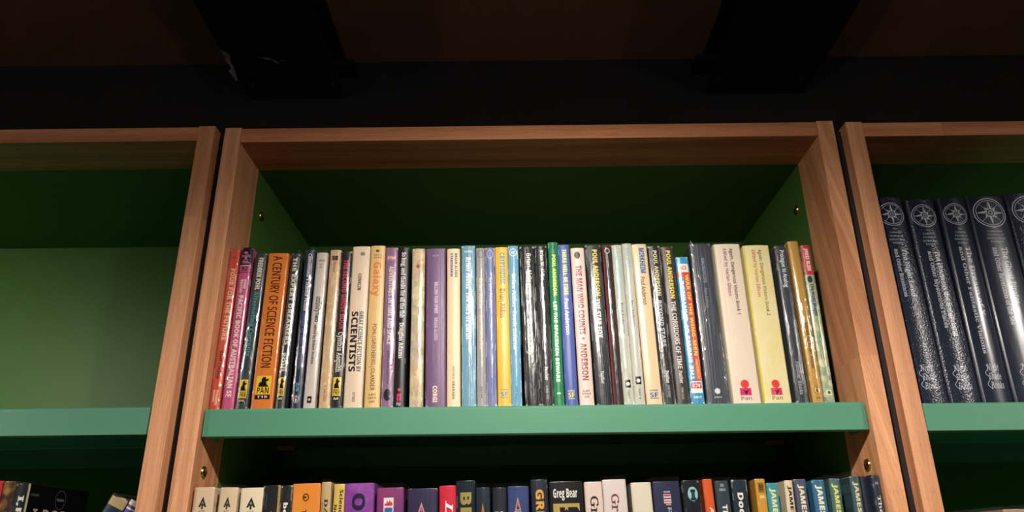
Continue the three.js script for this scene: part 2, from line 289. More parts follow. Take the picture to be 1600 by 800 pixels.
function coverMaterial(s, finish) {
  const k = sheets.indexOf(s) + finish;
  if (!sheetMats.has(k)) {
    if (!s.map) {
      const im = s.c.getImageData(0, 0, AT, AT), d = im.data;      // aged print: a little duller than fresh ink
      for (let i = 0; i < d.length; i += 4) { const m = 0.3 * d[i] + 0.59 * d[i + 1] + 0.11 * d[i + 2]; for (let c = 0; c < 3; c++) d[i + c] = (d[i + c] * 0.9 + m * 0.1) * 0.95; }
      s.c.putImageData(im, 0, 0);
      s.map = new THREE.CanvasTexture(s.cv); s.map.colorSpace = THREE.SRGBColorSpace; s.map.anisotropy = 8;
      s.bump = new THREE.DataTexture(s.relief, AT / 2, AT / 2, THREE.RedFormat, THREE.FloatType); s.bump.magFilter = THREE.LinearFilter; s.bump.needsUpdate = true;
    }
    sheetMats.set(k, new THREE.MeshPhysicalMaterial({ map: s.map, bumpMap: s.bump, bumpScale: 0.001, ...FIN[finish] }));
  }
  return sheetMats.get(k);
}
// ---------------------------------------------------------------- books: shapes
const pageTex = dataTex(128, 32, (x, y) => { const t = 0.86 + 0.14 * noise(x * 1.7, y * 0.12); return [226 * t, 208 * t, 172 * t]; }, true);
pageTex.repeat.set(60, 6);
const pageMat = new THREE.MeshStandardMaterial({ map: pageTex, roughness: 0.85 });
const sleeveBump = dataTex(256, 512, (x, y) => { const w = fbm(x / 26, y / 60, 3), t = 255 * ((1 - Math.abs(2 * w - 1)) ** 2 * 0.7 + 0.3 * noise(x / 40, y / 160)); return [t, t, t]; });
const sleeveMat = new THREE.MeshPhysicalMaterial({ color: 0xffffff, transmission: 1, thickness: 0, roughness: 0.13, ior: 1.45, bumpMap: sleeveBump, bumpScale: 0.0005, side: THREE.DoubleSide });
function outline(w, dep, r, bulge, grow = 0) {                 // from the back of one board round the spine to the back of the other: [x, z, zone, t]
  const hw = w / 2 + grow, f = grow, P = [];
  for (const z of [-dep, -dep * 0.5, -r - 0.004, -r - 0.0008]) P.push([-hw, z, 0, (z + dep) / dep]);
  for (let i = 0; i <= 3; i++) { const a = Math.PI - i / 3 * Math.PI / 2 * 0.92; P.push([-hw + r + r * Math.cos(a), f - r + r * Math.sin(a), 1]); }
  for (let i = 1; i < 8; i++) { const q = i / 4 - 1, x = q * (hw - r); P.push([x, f + bulge * (1 - q * q), 1]); }
  for (let i = 0; i <= 3; i++) { const a = Math.PI / 2 * (1 - i / 3) + (1 - i / 3) * 0; P.push([hw - r + r * Math.cos(a), f - r + r * Math.sin(a), 1]); }
  for (const z of [-r - 0.0008, -r - 0.004, -dep * 0.5, -dep]) P.push([hw, z, 2, -z / dep]);
  return P;
}
function coverGeometry(w, h, dep, r, bulge, uvs, seed, warp) {
  const P = outline(w, dep, r, bulge), N = P.length, rows = 12, th = 0.0005, pos = [], uv = [], idx = [];
  const nrm = P.map((p, i) => { const a = P[Math.max(0, i - 1)], b = P[Math.min(N - 1, i + 1)], dx = b[0] - a[0], dz = b[1] - a[1], l = Math.hypot(dx, dz) || 1; return [-dz / l, dx / l]; });
  for (const side of [0, 1]) for (let j = 0; j <= rows; j++) for (let i = 0; i < N; i++) {
    const [x, z, zone, t] = P[i], v = j / rows, k = zone === 1 ? warp * (noise(v * 5 + seed, seed) - 0.5) * 2 * Math.max(0, 1 - (2 * x / w) ** 2) : 0;
    pos.push(x - side * th * (-nrm[i][0]) * -1 * -1, v * h, z + k + side * th * (-nrm[i][1]) * 1);
    const uu = zone === 1 ? uvs.s0 + (uvs.s1 - uvs.s0) * (x / w + 0.5) : zone === 0 ? uvs.l0 + (uvs.s0 - uvs.l0) * t : uvs.s1 + (uvs.r1 - uvs.s1) * t;
    uv.push(uu, uvs.v0 + (uvs.v1 - uvs.v0) * v);
  }
  const S = (rows + 1) * N;
  for (let j = 0; j < rows; j++) for (let i = 0; i < N - 1; i++) {
    const a = j * N + i, b = a + 1, c = a + N, d = c + 1; idx.push(a, b, c, b, d, c);
    idx.push(S + a, S + c, S + b, S + b, S + c, S + d);
  }
  const g = new THREE.BufferGeometry();
  g.setAttribute('position', new THREE.Float32BufferAttribute(pos, 3)); g.setAttribute('uv', new THREE.Float32BufferAttribute(uv, 2));
  g.setIndex(idx); g.computeVertexNormals();
  const rim = [], ruv = [], quad = (a, b, c, d) => { for (const k of [a, b, c, b, d, c]) { rim.push(pos[k * 3], pos[k * 3 + 1], pos[k * 3 + 2]); ruv.push(uv[k * 2], uv[k * 2 + 1]); } };
  for (let i = 0; i < N - 1; i++) { const t = rows * N + i; quad(t, t + 1, S + t, S + t + 1); quad(S + i, S + i + 1, i, i + 1); }
  for (let j = 0; j < rows; j++) { const a = j * N, b = a + N; quad(S + a, a, S + b, b); quad(a + N - 1, S + a + N - 1, b + N - 1, S + b + N - 1); }
  const e = new THREE.BufferGeometry(); e.setAttribute('position', new THREE.Float32BufferAttribute(rim, 3)); e.setAttribute('uv', new THREE.Float32BufferAttribute(ruv, 2)); e.computeVertexNormals();
  return mergeGeometries([g.toNonIndexed(), e]);
}
function sleeveGeometry(w, h, dep, r, bulge, seed) {           // clear film jacket, a little taller than the book
  const P = outline(w, dep * 0.96, r, bulge + 0.0002, 0.0005), N = P.length, rows = 16, pos = [], uv = [], idx = [];
  let arc = 0;
  for (let j = 0; j <= rows; j++) { arc = 0; for (let i = 0; i < N; i++) {
    const v = j / rows, [x, z, zone] = P[i]; if (i) arc += Math.hypot(x - P[i - 1][0], z - P[i - 1][1]);
    const k = (noise(v * 9 + seed, x * 260 + seed) - 0.3) * 0.0007 * (zone === 1 ? 1 : 0);
    pos.push(x, 0.0006 + v * h + (j === rows ? (noise(x * 200 + seed, 3) - 0.5) * 0.0012 : 0), z + Math.max(0, k)); uv.push(arc * 14 + seed, v * h * 7);
  } }
  for (let j = 0; j < rows; j++) for (let i = 0; i < N - 1; i++) { const a = j * N + i, b = a + 1, c = a + N, d = c + 1; idx.push(a, b, c, b, d, c); }
  const g = new THREE.BufferGeometry(); g.setAttribute('position', new THREE.Float32BufferAttribute(pos, 3)); g.setAttribute('uv', new THREE.Float32BufferAttribute(uv, 2)); g.setIndex(idx); g.computeVertexNormals();
  return g;
}
let bookCount = 0;
// b: bg, left, right (board colours), art(g), fin, sleeve, label; placed by the left lower corner x, lean (radians, top towards +x), width, height
function makeBook(kind, b, x, y, z, lean, w, h, dep, group) {
  const n = ++bookCount; seedState = 1000 + n * 7919;
  const hard = kind === 'hardback_book', r = hard ? 0.004 : Math.min(0.0013, w * 0.12), bulge = hard ? 0.0025 : b.flat ? 0.0002 : 0.0009;
  const sw = Math.round(w * PPM), sh = Math.round(h * PPM), mL = 12, mR = b.front ? Math.round(dep * PPM) : 12, c = cell(sw + mL + mR, sh), ctx = c.s.c;
  ctx.save(); ctx.beginPath(); ctx.rect(c.x - 2, c.y - 2, c.w + 4, c.h + 4); ctx.clip();
  ctx.fillStyle = b.bg; ctx.fillRect(c.x - 2, c.y - 2, c.w + 4, c.h + 4);
  ctx.fillStyle = b.left ?? b.bg; ctx.fillRect(c.x - 2, c.y - 2, mL, c.h + 4);
  ctx.fillStyle = b.right ?? b.bg; ctx.fillRect(c.x + mL + sw + 2, c.y - 2, mR + 2, c.h + 4);
  const g = pen(ctx, c.x + mL, c.y, sw, sh);
  g.speck(220, '#000', 0.10); g.speck(220, '#fff', 0.12);
  b.art?.(g);
  if (b.front) b.front(pen(ctx, c.x + mL + sw, c.y, mR, sh));
  ctx.restore();
  const fin = b.fin ?? 'gloss', folds = []; for (let i = 0; i < (b.folds ?? 1); i++) folds.push([mL / PPM * 1000 + rr(0.15, 0.85) * w * 1000, rr(0.00004, 0.00014)]);
  relief(c, fin, n * 3.7, folds);
  const U = (px) => (c.x + px) / AT, uvs = { l0: U(1), s0: U(mL), s1: U(mL + sw), r1: U(b.front ? mL + sw + mR : mL + sw + mR - 1), v0: 1 - (c.y + sh) / AT, v1: 1 - c.y / AT };
  const o = thing(kind, b.label, 'book', [0, y, z], group);
  const cover = part('cover', coverGeometry(w, h, dep, r, bulge, uvs, n * 1.3, hard ? 0 : 0.0003), pageMat, o); late.push([cover, c.s, fin]);
  const pg = hard ? 0.003 : 0.0012, pages = span(-w / 2 + (hard ? 0.003 : 0.0008), w / 2 - (hard ? 0.003 : 0.0008), pg, h - pg, -dep + (hard ? 0.004 : 0.0012), -r - 0.0008); metreUV(pages, 1);
  part('pages', pages, pageMat, o);
  if (b.sleeve) part('plastic_sleeve', sleeveGeometry(w, h + b.sleeve, dep, r, bulge, n * 0.77), sleeveMat, o, 'clear plastic sleeve');
  // the lower corner on the side it leans to rests on the shelf
  const s = Math.sin(lean), k = Math.cos(lean);
  o.rotation.z = -lean;
  const cornerX = x + (w / 2) * k;
  o.position.x = cornerX; o.position.y = y + Math.abs(s) * w / 2 + 0.0001;
  return o;
}
const CROP = { A: [320, 370], B: [470, 370], C: [620, 370], D: [770, 370], E: [900, 370], F: [1040, 370], G: [1140, 360] }, CS = 2.855;
// rows of books standing side by side: each edge is a line through two pixels on the plane of the spines
function rowOfBooks(list, base, lo, hi, z, group, kind = 'paperback_book', dep = 0.11) {
  let pb = lo, pt = lo; const H = kind === 'hardback_book' ? 0.248 : 0.184;
  for (const b of list) {
    let [xt0, xt1, yt, xb0, xb1, yb] = b.px;
    if (b.crop) { const [ox, oy] = CROP[b.crop]; xt0 = ox + xt0 / CS; xt1 = ox + xt1 / CS; xb0 = ox + xb0 / CS; xb1 = ox + xb1 / CS; yt = oy + yt / CS; yb = 634 - (xb0 - 340) * 0.0085; }
    const zz = z + (hash(Math.round(xt0), 5) - 0.5) * 0.0035 + (b.dz ?? 0);
    const tl = onZ(xt0, yt, zz), tr = onZ(xt1, yt, zz), bl = onZ(xb0, yb, zz), br = onZ(xb1, yb, zz);
    const at = (p, q, y) => q.x + (p.x - q.x) * (y - q.y) / (p.y - q.y);
    let B0 = at(tl, bl, base), T0 = at(tl, bl, base + H), B1 = at(tr, br, base), T1 = at(tr, br, base + H);
    if (!b.crop && yb === 800) {                               // only the tops show: trust them, and keep the lean small
      const t = clamp((T0 - B0) / H, -0.022, 0.022), ty = tl.y - base; T0 = tl.x + t * (H - ty); T1 = tr.x + t * (H - ty); B0 = T0 - t * H; B1 = T1 - t * H;
    }
    if (kind === 'hardback_book') { const t = clamp((T0 - B0) / H, -0.01, 0.017), e = (T0 - B0) - t * H; T0 -= e / 2; B0 += e / 2; T1 -= e / 2; B1 += e / 2; }
    B0 = Math.max(B0, pb + 0.0003); T0 = Math.max(T0, pt + 0.0003); B1 = Math.min(B1, hi); T1 = Math.min(T1, hi);
    const w = Math.max(0.006, Math.min(B1 - B0, T1 - T0)) - (b.sleeve ? 0.001 : 0), lean = Math.atan((T0 - B0) / H), h = Math.min(0.262, (tl.y - base) / Math.cos(lean));
    const inset = b.sleeve ? 0.0005 : 0;
    makeBook(kind, b, B0 + inset, base, zz, lean, w, h, b.dep ?? dep, group);
    const wx = (w + 2 * inset) / Math.cos(lean) ; pb = B0 + wx; pt = T0 + wx;
    if (globalThis.SHOWBOOKS) console.log(b.label.slice(0, 30), 'w', (w * 1000).toFixed(1), 'h', (h * 1000).toFixed(1), 'lean', (lean * 57.3).toFixed(1), 'x', B0.toFixed(4));
  }
}
const dark = '#2b2e33', cream = '#e6d3b6', chalk = '#d9d2c6';
const UPPER = [
  { crop: 'A', px: [113, 158, 55, 15, 72], bg: '#d9503c', fin: 'film', sleeve: 0.003, label: 'red paperback in clear sleeve touching the wooden side, cream capitals', art: (g) => g.hz('SS3M', 0.5, 0.06, 0.5, 0.012, '#7c2a1e').t('FOUR FOR THE FUTURE', 0.13, 0.59, 0.55, 0.62, '#efc39a').t('Groff Conklin', 0.65, 0.82, 0.5, 0.5, '#5a2218').t('PYRAMID', 0.885, 0.975, 0.66, 0.3, '#f0c9a2').t('BOOKS', 0.885, 0.955, 0.34, 0.3, '#f0c9a2').scuff(16, '#f0d0b8') },
  { crop: 'A', px: [165, 215, 50, 73, 132], bg: '#cf5585', fin: 'film', sleeve: 0.003, label: 'pink paperback with a black emblem block and number 92', art: (g) => { g.r(0, 0, 1, 0.115, '#2a1a2e'); g.o(0.45, 0.035, 0.2, 0.14, '#d9689a').o(0.5, 0.07, 0.13, 0.16, '#d9689a').o(0.5, 0.085, 0.2, 0.11, '#d9689a', 0.08); g.hz('Pacific', 0.5, 0.056, 0.85, 0.017, '#f0c7d8', 'R').hz('Books', 0.55, 0.098, 0.65, 0.015, '#f0c7d8', 'R').r(0, 0.115, 1, 0.121, '#e8a8c4').hz('92', 0.5, 0.14, 0.62, 0.028, '#2c1622').r(0, 0.162, 1, 0.166, '#2c1622'); g.t('JOHN', 0.21, 0.27, 0.7, 0.28, '#f3dccf').t('BAXTER', 0.21, 0.295, 0.4, 0.28, '#f3dccf').t('PACIFIC BOOK OF AUSTRALIAN SF', 0.31, 0.93, 0.48, 0.56, '#f4dccb'); g.scuff(14, '#f2c9d8'); } },
  { crop: 'A', px: [228, 278, 75, 135, 198], bg: '#3c4247', fin: 'film', sleeve: 0.003, label: 'charcoal paperback with teal title and yellow piper badge', art: (g) => g.t('FREDERIK POHL', 0.03, 0.25, 0.56, 0.6, '#e6dcc4').t('Alternating Currents', 0.26, 0.68, 0.5, 0.52, '#3f9ba0').panBadge(0.822, 'M192').scuff(18, '#aab0b2') },
  { crop: 'A', px: [285, 375, 75, 203, 302], bg: '#e07a2c', right: '#e9d8bd', fin: 'film', sleeve: 0.003, label: 'wide orange paperback with dark brown capitals and yellow piper badge', art: (g) => g.t('A CENTURY OF SCIENCE FICTION', 0.02, 0.755, 0.5, 0.62, '#4b2014', 'S').panBadge(0.8, 'T19').scuff(14, '#f0b888') },
  { crop: 'A', px: [388, 428, 75, 312, 372], bg: '#3b3f42', right: '#c9bda2', fin: 'film', sleeve: 0.003, label: 'charcoal paperback with cream capitals and yellow piper badge, beside wide orange one', art: (g) => g.t('THE EXPERT DREAMERS', 0.03, 0.61, 0.5, 0.66, '#ddd6c4').t('FREDERIK', 0.655, 0.775, 0.74, 0.34, '#c9c4b6').t('POHL', 0.655, 0.785, 0.36, 0.56, '#e2dccb').panBadge(0.81, 'X463').scuff(14, '#b4b6b2') },
  { crop: 'A', px: [450, 492, 60, 382, 438], bg: '#283246', fin: 'film', sleeve: 0.004, label: 'navy paperback in sleeve with white title and purple editor line', art: (g) => g.t("Connoisseur's Science Fiction", 0.025, 0.405, 0.55, 0.52, '#e8e8ee', 'S').t('edited by Tom Boardman', 0.415, 0.77, 0.5, 0.46, '#7a72b0', 'S').t('2/6', 0.845, 0.9, 0.5, 0.4, '#57a0cc').bird(0.945, '#e8c8c0', '#39435c').scuff(10, '#8a93a4') },
  { crop: 'A', px: [500, 550, 72, 437, 500], bg: '#cdc3b8', right: '#3a3836', fin: 'film', sleeve: 0.003, label: 'thin off-white paperback with black script title and square badge', art: (g) => g.hz('LANCER', 0.5, 0.055, 0.6, 0.012, '#4a4440').hz('447', 0.5, 0.08, 0.3, 0.011, '#4a4440').hz('75c', 0.5, 0.1, 0.3, 0.011, '#4a4440').t('infinity', 0.295, 0.4, 0.55, 0.66, '#2a2624', 'I').t('TWO', 0.405, 0.465, 0.5, 0.46, '#2a2624').t('edited by Robert Hoskins', 0.48, 0.73, 0.45, 0.33, '#3a3430').r(0.32, 0.925, 0.7, 0.965, '#1d1b1a').o(0.5, 0.945, 0.1, 0.12, '#d8d0c6') },
  { crop: 'B', px: [135, 178, 60, 80, 128], bg: '#c9a478', fin: 'crinkle', label: 'tan crinkled paperback with illegible rubbed title', art: (g) => { g.r(0.2, 0.04, 0.8, 0.07, '#3a3028').t('Panther', 0.08, 0.15, 0.5, 0.34, '#6a543c', 'R').scuff(14, '#8d6f4e', 0.05, 0).t('0 14 002', 0.86, 0.96, 0.5, 0.3, '#7a5e40', 'S').mist(['#dcc19a', '#b98f62', '#e6d2b2'], 60, 0.3, 0.4).scuff(40, '#f2e6d0'); } },
  { crop: 'B', px: [182, 228, 65, 130, 188], bg: '#2b2b2d', fin: 'film', label: 'black paperback with red title, cream author and yellow piper badge', art: (g) => g.t('THE SECOND GHOST BOOK', 0.06, 0.52, 0.55, 0.62, '#d03a4e').t('Cynthia Asquith', 0.535, 0.785, 0.5, 0.62, '#e6dcc8', 'R').panBadge(0.815, 'M').scuff(60, '#a9a7a2') },
  { crop: 'B', px: [235, 308, 45, 190, 280], bg: '#dcc4a8', fin: 'satin', label: 'cream paperback with heavy black two-line title', art: (g) => g.o(0.6, 0.05, 0.15, 0.12, '#8a7a68').t('CONKLIN', 0.18, 0.29, 0.5, 0.28, '#3a342e').t('GREAT SCIENCE FICTION BY', 0.42, 0.79, 0.72, 0.33, '#3e4452').t('SCIENTISTS', 0.42, 0.79, 0.34, 0.52, '#211d1b').t('01903', 0.91, 0.965, 0.55, 0.2, '#4a4038', 'S').scuff(14, '#f6ead6') },
  { crop: 'B', px: [315, 375, 42, 283, 350], bg: '#dcb470', fin: 'satin', label: 'golden tan paperback with orange magazine title and three editors', art: (g) => { g.o(0.5, 0.035, 0.13, 0.1, '#4a3c26').hz('16917-0', 0.5, 0.062, 0.6, 0.009, '#5a4a30').hz('075-095', 0.5, 0.078, 0.6, 0.009, '#5a4a30').t('Galaxy', 0.105, 0.33, 0.5, 0.74, '#e07c3c').t('POHL|GREENBERG|OLANDER', 0.5, 0.9, 0.5, 0.42, '#6d4e2a', 'S').hz('0-872', 0.5, 0.925, 0.5, 0.012, '#4a3a24').hz('16917-0', 0.5, 0.945, 0.62, 0.012, '#4a3a24').hz('250', 0.5, 0.965, 0.4, 0.012, '#4a3a24').scuff(20, '#f4dcae'); } },
  { crop: 'B', px: [382, 432, 50, 357, 411], bg: '#86688a', fin: 'crinkle', label: 'faded mauve paperback with cream outlined capitals', art: (g) => g.r(0.05, 0.05, 0.95, 0.09, '#b06a84').hz('P744', 0.5, 0.07, 0.7, 0.02, '#e8c8d0').t('ADVENTURES IN TIME AND SPACE', 0.125, 0.625, 0.5, 0.66, '#3c2a40').t('ADVENTURES IN TIME AND SPACE', 0.125, 0.625, 0.52, 0.58, '#d8c6c4').t('edited by Healy & McComas', 0.66, 0.86, 0.5, 0.32, '#3a2a40', 'S').o(0.5, 0.925, 0.3, 0.5, '#2a2430').scuff(36, '#d8c4d4') },
  { crop: 'B', px: [438, 483, 48, 412, 468], bg: '#1b1a1d', fin: 'satin', label: 'black paperback with white serif title and red dot badge', art: (g) => g.t('So long, and thanks for all the fish', 0.035, 0.46, 0.5, 0.52, '#efece6', 'R').t('Douglas Adams', 0.49, 0.71, 0.5, 0.52, '#efece6', 'R').panDot(0.895, '#efece6').scuff(14, '#777') },
  { crop: 'B', px: [500, 552, 55, 485, 548], bg: '#c0b48a', fin: 'crinkle', label: 'mottled yellow and green painted paperback with creased film', art: (g) => { g.mist(['#d8c79a', '#a9a870', '#c8906a', '#e0d2b0', '#8c9a70', '#c7a0a0'], 150, 0.45, 0.6).o(0.5, 0.12, 0.16, 0.16, '#b8483c').scuff(24, '#a8483c', 0.03, 0).scuff(40, '#f2e8cc'); } },
  { crop: 'C', px: [133, 218, 55, 128, 217], bg: '#6b4a74', fin: 'weave', folds: 4, label: 'wide purple paperback with pale lilac lettering', art: (g) => g.hz('BEST OF', 0.5, 0.05, 0.34, 0.009, '#b79ac2').t('BILLION YEAR SPREE', 0.225, 0.43, 0.52, 0.22, '#c3a9cc').t('BRIAN ALDISS', 0.455, 0.6, 0.5, 0.22, '#b79ac2').t('CORGI', 0.875, 0.975, 0.46, 0.3, '#e6d6b4').scuff(18, '#c6aace') },
  { crop: 'C', px: [226, 283, 55, 224, 282], bg: '#e3c99f', fin: 'matte', label: 'pale cream paperback with small black and blue heading', art: (g) => g.t('BRIAN ALDISS', 0.03, 0.195, 0.72, 0.3, '#241f24').t('STARSWARM', 0.03, 0.19, 0.36, 0.3, '#3a3890').t('PANTHER', 0.755, 0.835, 0.5, 0.17, '#5a4a34', 'R').t('GRANADA', 0.845, 0.955, 0.5, 0.26, '#2e2620', 'RB').scuff(10, '#f4e2c0') },
  { crop: 'C', px: [290, 350, 42, 291, 353], bg: '#6a9bb2', fin: 'crinkle', folds: 4, label: 'worn sky blue paperback with white title running down', art: (g) => g.hz('PANTHER', 0.5, 0.04, 0.6, 0.012, '#d8e8f0').t('Brian Aldiss  The Airs of Earth', 0.075, 0.6, 0.5, 0.5, '#dfe6e4').scuff(70, '#bcdcec', 0.2, 0.3) },
  { crop: 'C', px: [356, 390, 52, 360, 402], bg: '#9a9a98', fin: 'film', label: 'thin grey paperback with peach lettering and oval mark', art: (g) => g.o(0.5, 0.04, 0.34, 0.5, '#5c5c60', 0.07).t('Brian Aldiss', 0.2, 0.4, 0.5, 0.56, '#e2c8a8').t('Earthworks', 0.44, 0.655, 0.5, 0.62, '#e2b892').t('587 05', 0.88, 0.95, 0.5, 0.3, '#3a3a3a', 'S').scuff(24, '#d4d2cc') },
  { crop: 'C', px: [395, 435, 50, 402, 447], bg: '#6d74a6', fin: 'crinkle', folds: 3, label: 'thin violet blue paperback with bleached crinkled spine', art: (g) => g.o(0.5, 0.045, 0.32, 0.5, '#c0c4dc', 0.07).t('Brian Aldiss', 0.2, 0.4, 0.5, 0.5, '#aab0d0').scuff(80, '#c3c8de', 0.2, 0.25) },
  { crop: 'C', px: [440, 492, 48, 453, 513], bg: '#f0b232', fin: 'satin', label: 'bright yellow paperback with teal title and small blue badge', art: (g) => g.t('CRYPTOZOIC', 0.035, 0.25, 0.55, 0.56, '#2c86a4').t('Brian Aldiss', 0.275, 0.465, 0.5, 0.54, '#33281a', 'S').sf(0.93, '#2e7cc0').scuff(26, '#fbe0a0') },
  { crop: 'C', px: [497, 538, 42, 513, 567], bg: '#68a4c6', fin: 'crinkle', label: 'light blue paperback with white title and white oval mark', art: (g) => g.o(0.5, 0.045, 0.36, 0.42, '#dcecf4', 0.08).hz('NEL', 0.5, 0.045, 0.5, 0.02, '#dcecf4').t('Brian Aldiss', 0.185, 0.4, 0.5, 0.56, '#dcdcd0').t('Comic Inferno', 0.42, 0.665, 0.5, 0.56, '#e2dcc4').t('017 584', 0.885, 0.955, 0.5, 0.3, '#24506c', 'S').scuff(40, '#c8e4f2') },
  { crop: 'D', px: [120, 183, 45, 147, 218], bg: '#252628', fin: 'crinkle', folds: 4, label: 'wide black paperback heavily creased with white author name', art: (g) => g.t('Brian Aldiss', 0.045, 0.26, 0.6, 0.44, '#d8d4cc', 'S').t('Galaxy', 0.52, 0.7, 0.45, 0.4, '#b5aa6a').scuff(120, '#b8b6b2', 0.16, 0.4) },
  { crop: 'D', px: [188, 238, 42, 218, 277], bg: '#2a2c30', fin: 'crinkle', folds: 3, label: 'black paperback with small white author line beside the green one', art: (g) => g.t('Brian W. Aldiss', 0.03, 0.23, 0.55, 0.4, '#dcd8d0', 'RB').scuff(24, '#8e9196', 0.04, 0).t('Panther', 0.77, 0.85, 0.5, 0.36, '#e0dcd2', 'R').t('586 02', 0.88, 0.96, 0.5, 0.24, '#a0a09c', 'S').scuff(90, '#a6a8ac', 0.2, 0.35) },
  { crop: 'D', px: [247, 286, 26, 276, 323], bg: '#167a48', fin: 'satin', label: 'green paperback with yellow author and white italic title, tallest of its row', art: (g) => g.o(0.5, 0.03, 0.2, 0.24, '#0c3a24', 0.07).t('POUL ANDERSON', 0.08, 0.345, 0.55, 0.56, '#e8d650').t('LET THE SPACEMEN BEWARE', 0.38, 0.865, 0.5, 0.54, '#e4ecd8').hz('095', 0.5, 0.93, 0.4, 0.012, '#e4ecd8').scuff(16, '#8cc8a4') },
  { crop: 'D', px: [290, 338, 38, 327, 386], bg: '#4a5cab', fin: 'satin', label: 'royal blue paperback with yellow title and yellow badge', art: (g) => g.t('THERE WILL BE TIME', 0.03, 0.33, 0.55, 0.52, '#dbe06a').t('Poul Anderson', 0.35, 0.58, 0.5, 0.5, '#e4e6ee', 'S').sf(0.94, '#f0d23c').scuff(12, '#9aa8dc') },
  { crop: 'D', px: [348, 405, 52, 390, 453], bg: '#dcc4b8', fin: 'satin', label: 'pale pink cream paperback with bold crimson title', art: (g) => g.o(0.45, 0.05, 0.22, 0.3, '#2a2220').t('THE MAN WHO COUNTS', 0.12, 0.57, 0.5, 0.6, '#8e1428').hz('*', 0.5, 0.6, 0.3, 0.03, '#241c1c').t('ANDERSON', 0.625, 0.855, 0.5, 0.6, '#8e1428').hz('0-441', 0.5, 0.915, 0.5, 0.011, '#3a302c').hz('51902-4', 0.5, 0.932, 0.62, 0.011, '#3a302c').hz('250', 0.5, 0.95, 0.36, 0.011, '#3a302c').scuff(10, '#f2e2d8') },
  { crop: 'D', px: [412, 480, 38, 465, 537], bg: '#303236', fin: 'film', folds: 4, label: 'wide black paperback with yellow author and white title, beside crimson-titled one', art: (g) => g.t('POUL ANDERSON', 0.03, 0.34, 0.58, 0.42, '#e6cf52').t('THE STAR FOX', 0.355, 0.6, 0.52, 0.42, '#e4e0d6').t('Panther', 0.8, 0.875, 0.45, 0.28, '#d8d4ca', 'R').scuff(70, '#9a9ca0', 0.22, 0.35) },
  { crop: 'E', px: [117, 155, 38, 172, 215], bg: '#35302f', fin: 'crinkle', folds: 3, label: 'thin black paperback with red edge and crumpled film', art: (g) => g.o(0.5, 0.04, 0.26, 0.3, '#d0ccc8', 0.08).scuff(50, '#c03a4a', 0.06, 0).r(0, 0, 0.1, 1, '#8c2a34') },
  { crop: 'E', px: [160, 200, 38, 217, 263], bg: '#b5b9aa', fin: 'crinkle', label: 'thin grey green paperback with pale blue title and ring badge, beside crumpled black one', art: (g) => g.t('THE TIME PATROL', 0.04, 0.34, 0.5, 0.54, '#8fc0cc').t('Poul Anderson', 0.38, 0.575, 0.5, 0.46, '#46504c', 'S').r(0.22, 0.855, 0.78, 0.9, '#1c1c1c').o(0.5, 0.878, 0.2, 0.2, '#d8d8cc').t('10437 7', 0.915, 0.965, 0.5, 0.26, '#3c403c', 'S').scuff(40, '#e4e6dc') },
  { crop: 'E', px: [205, 245, 32, 265, 312], bg: '#b9bbac', fin: 'film', label: 'thin grey green paperback with ring badge, beside cream blue-titled one', art: (g) => g.t('TAU ZERO', 0.03, 0.16, 0.5, 0.54, '#7fb4c8').t('Poul Anderson', 0.37, 0.535, 0.5, 0.46, '#4a524c', 'S').r(0.22, 0.835, 0.78, 0.88, '#1c1c1c').o(0.5, 0.858, 0.2, 0.2, '#d8d8cc').t('16807 4', 0.9, 0.965, 0.5, 0.26, '#3c403c', 'S').scuff(28, '#e4e6dc') },
  { crop: 'E', px: [250, 313, 35, 318, 385], bg: '#dfc398', fin: 'film', label: 'cream paperback with blue one-word title and blue badge', art: (g) => g.t('MIRKHEIM', 0.025, 0.195, 0.6, 0.5, '#2a5aa8').t('Poul Anderson', 0.215, 0.4, 0.52, 0.42, '#4a3c2e', 'S').sf(0.945, '#24509a').scuff(16, '#f6e6c8') },
  { crop: 'E', px: [320, 372, 42, 392, 447], bg: '#2c2e31', fin: 'crinkle', folds: 3, label: 'black paperback with worn yellow author and grey title, beside cream blue-titled one', art: (g) => g.t('POUL ANDERSON', 0.03, 0.335, 0.55, 0.46, '#d9cd86').t('BEYOND STARS', 0.36, 0.655, 0.5, 0.44, '#b9b9b6').t('Panther', 0.8, 0.875, 0.5, 0.36, '#e0dcd2', 'R').t('586 0392', 0.885, 0.96, 0.5, 0.22, '#a0a09c', 'S').scuff(90, '#b0b0b0', 0.14, 0.35) },
  { crop: 'E', px: [378, 430, 45, 452, 508], bg: '#38322f', fin: 'satin', label: 'brown black paperback with bright yellow author and long white title', art: (g) => g.t('POUL ANDERSON', 0.025, 0.35, 0.55, 0.5, '#e8cc3e').t('THE CORRIDORS OF TIME', 0.365, 0.79, 0.5, 0.48, '#e2dcd2', 'S').t('Panther', 0.8, 0.875, 0.5, 0.36, '#e0dcd2', 'R').t('586 024', 0.9, 0.97, 0.5, 0.24, '#b0aca4', 'S').scuff(36, '#8e8680') },
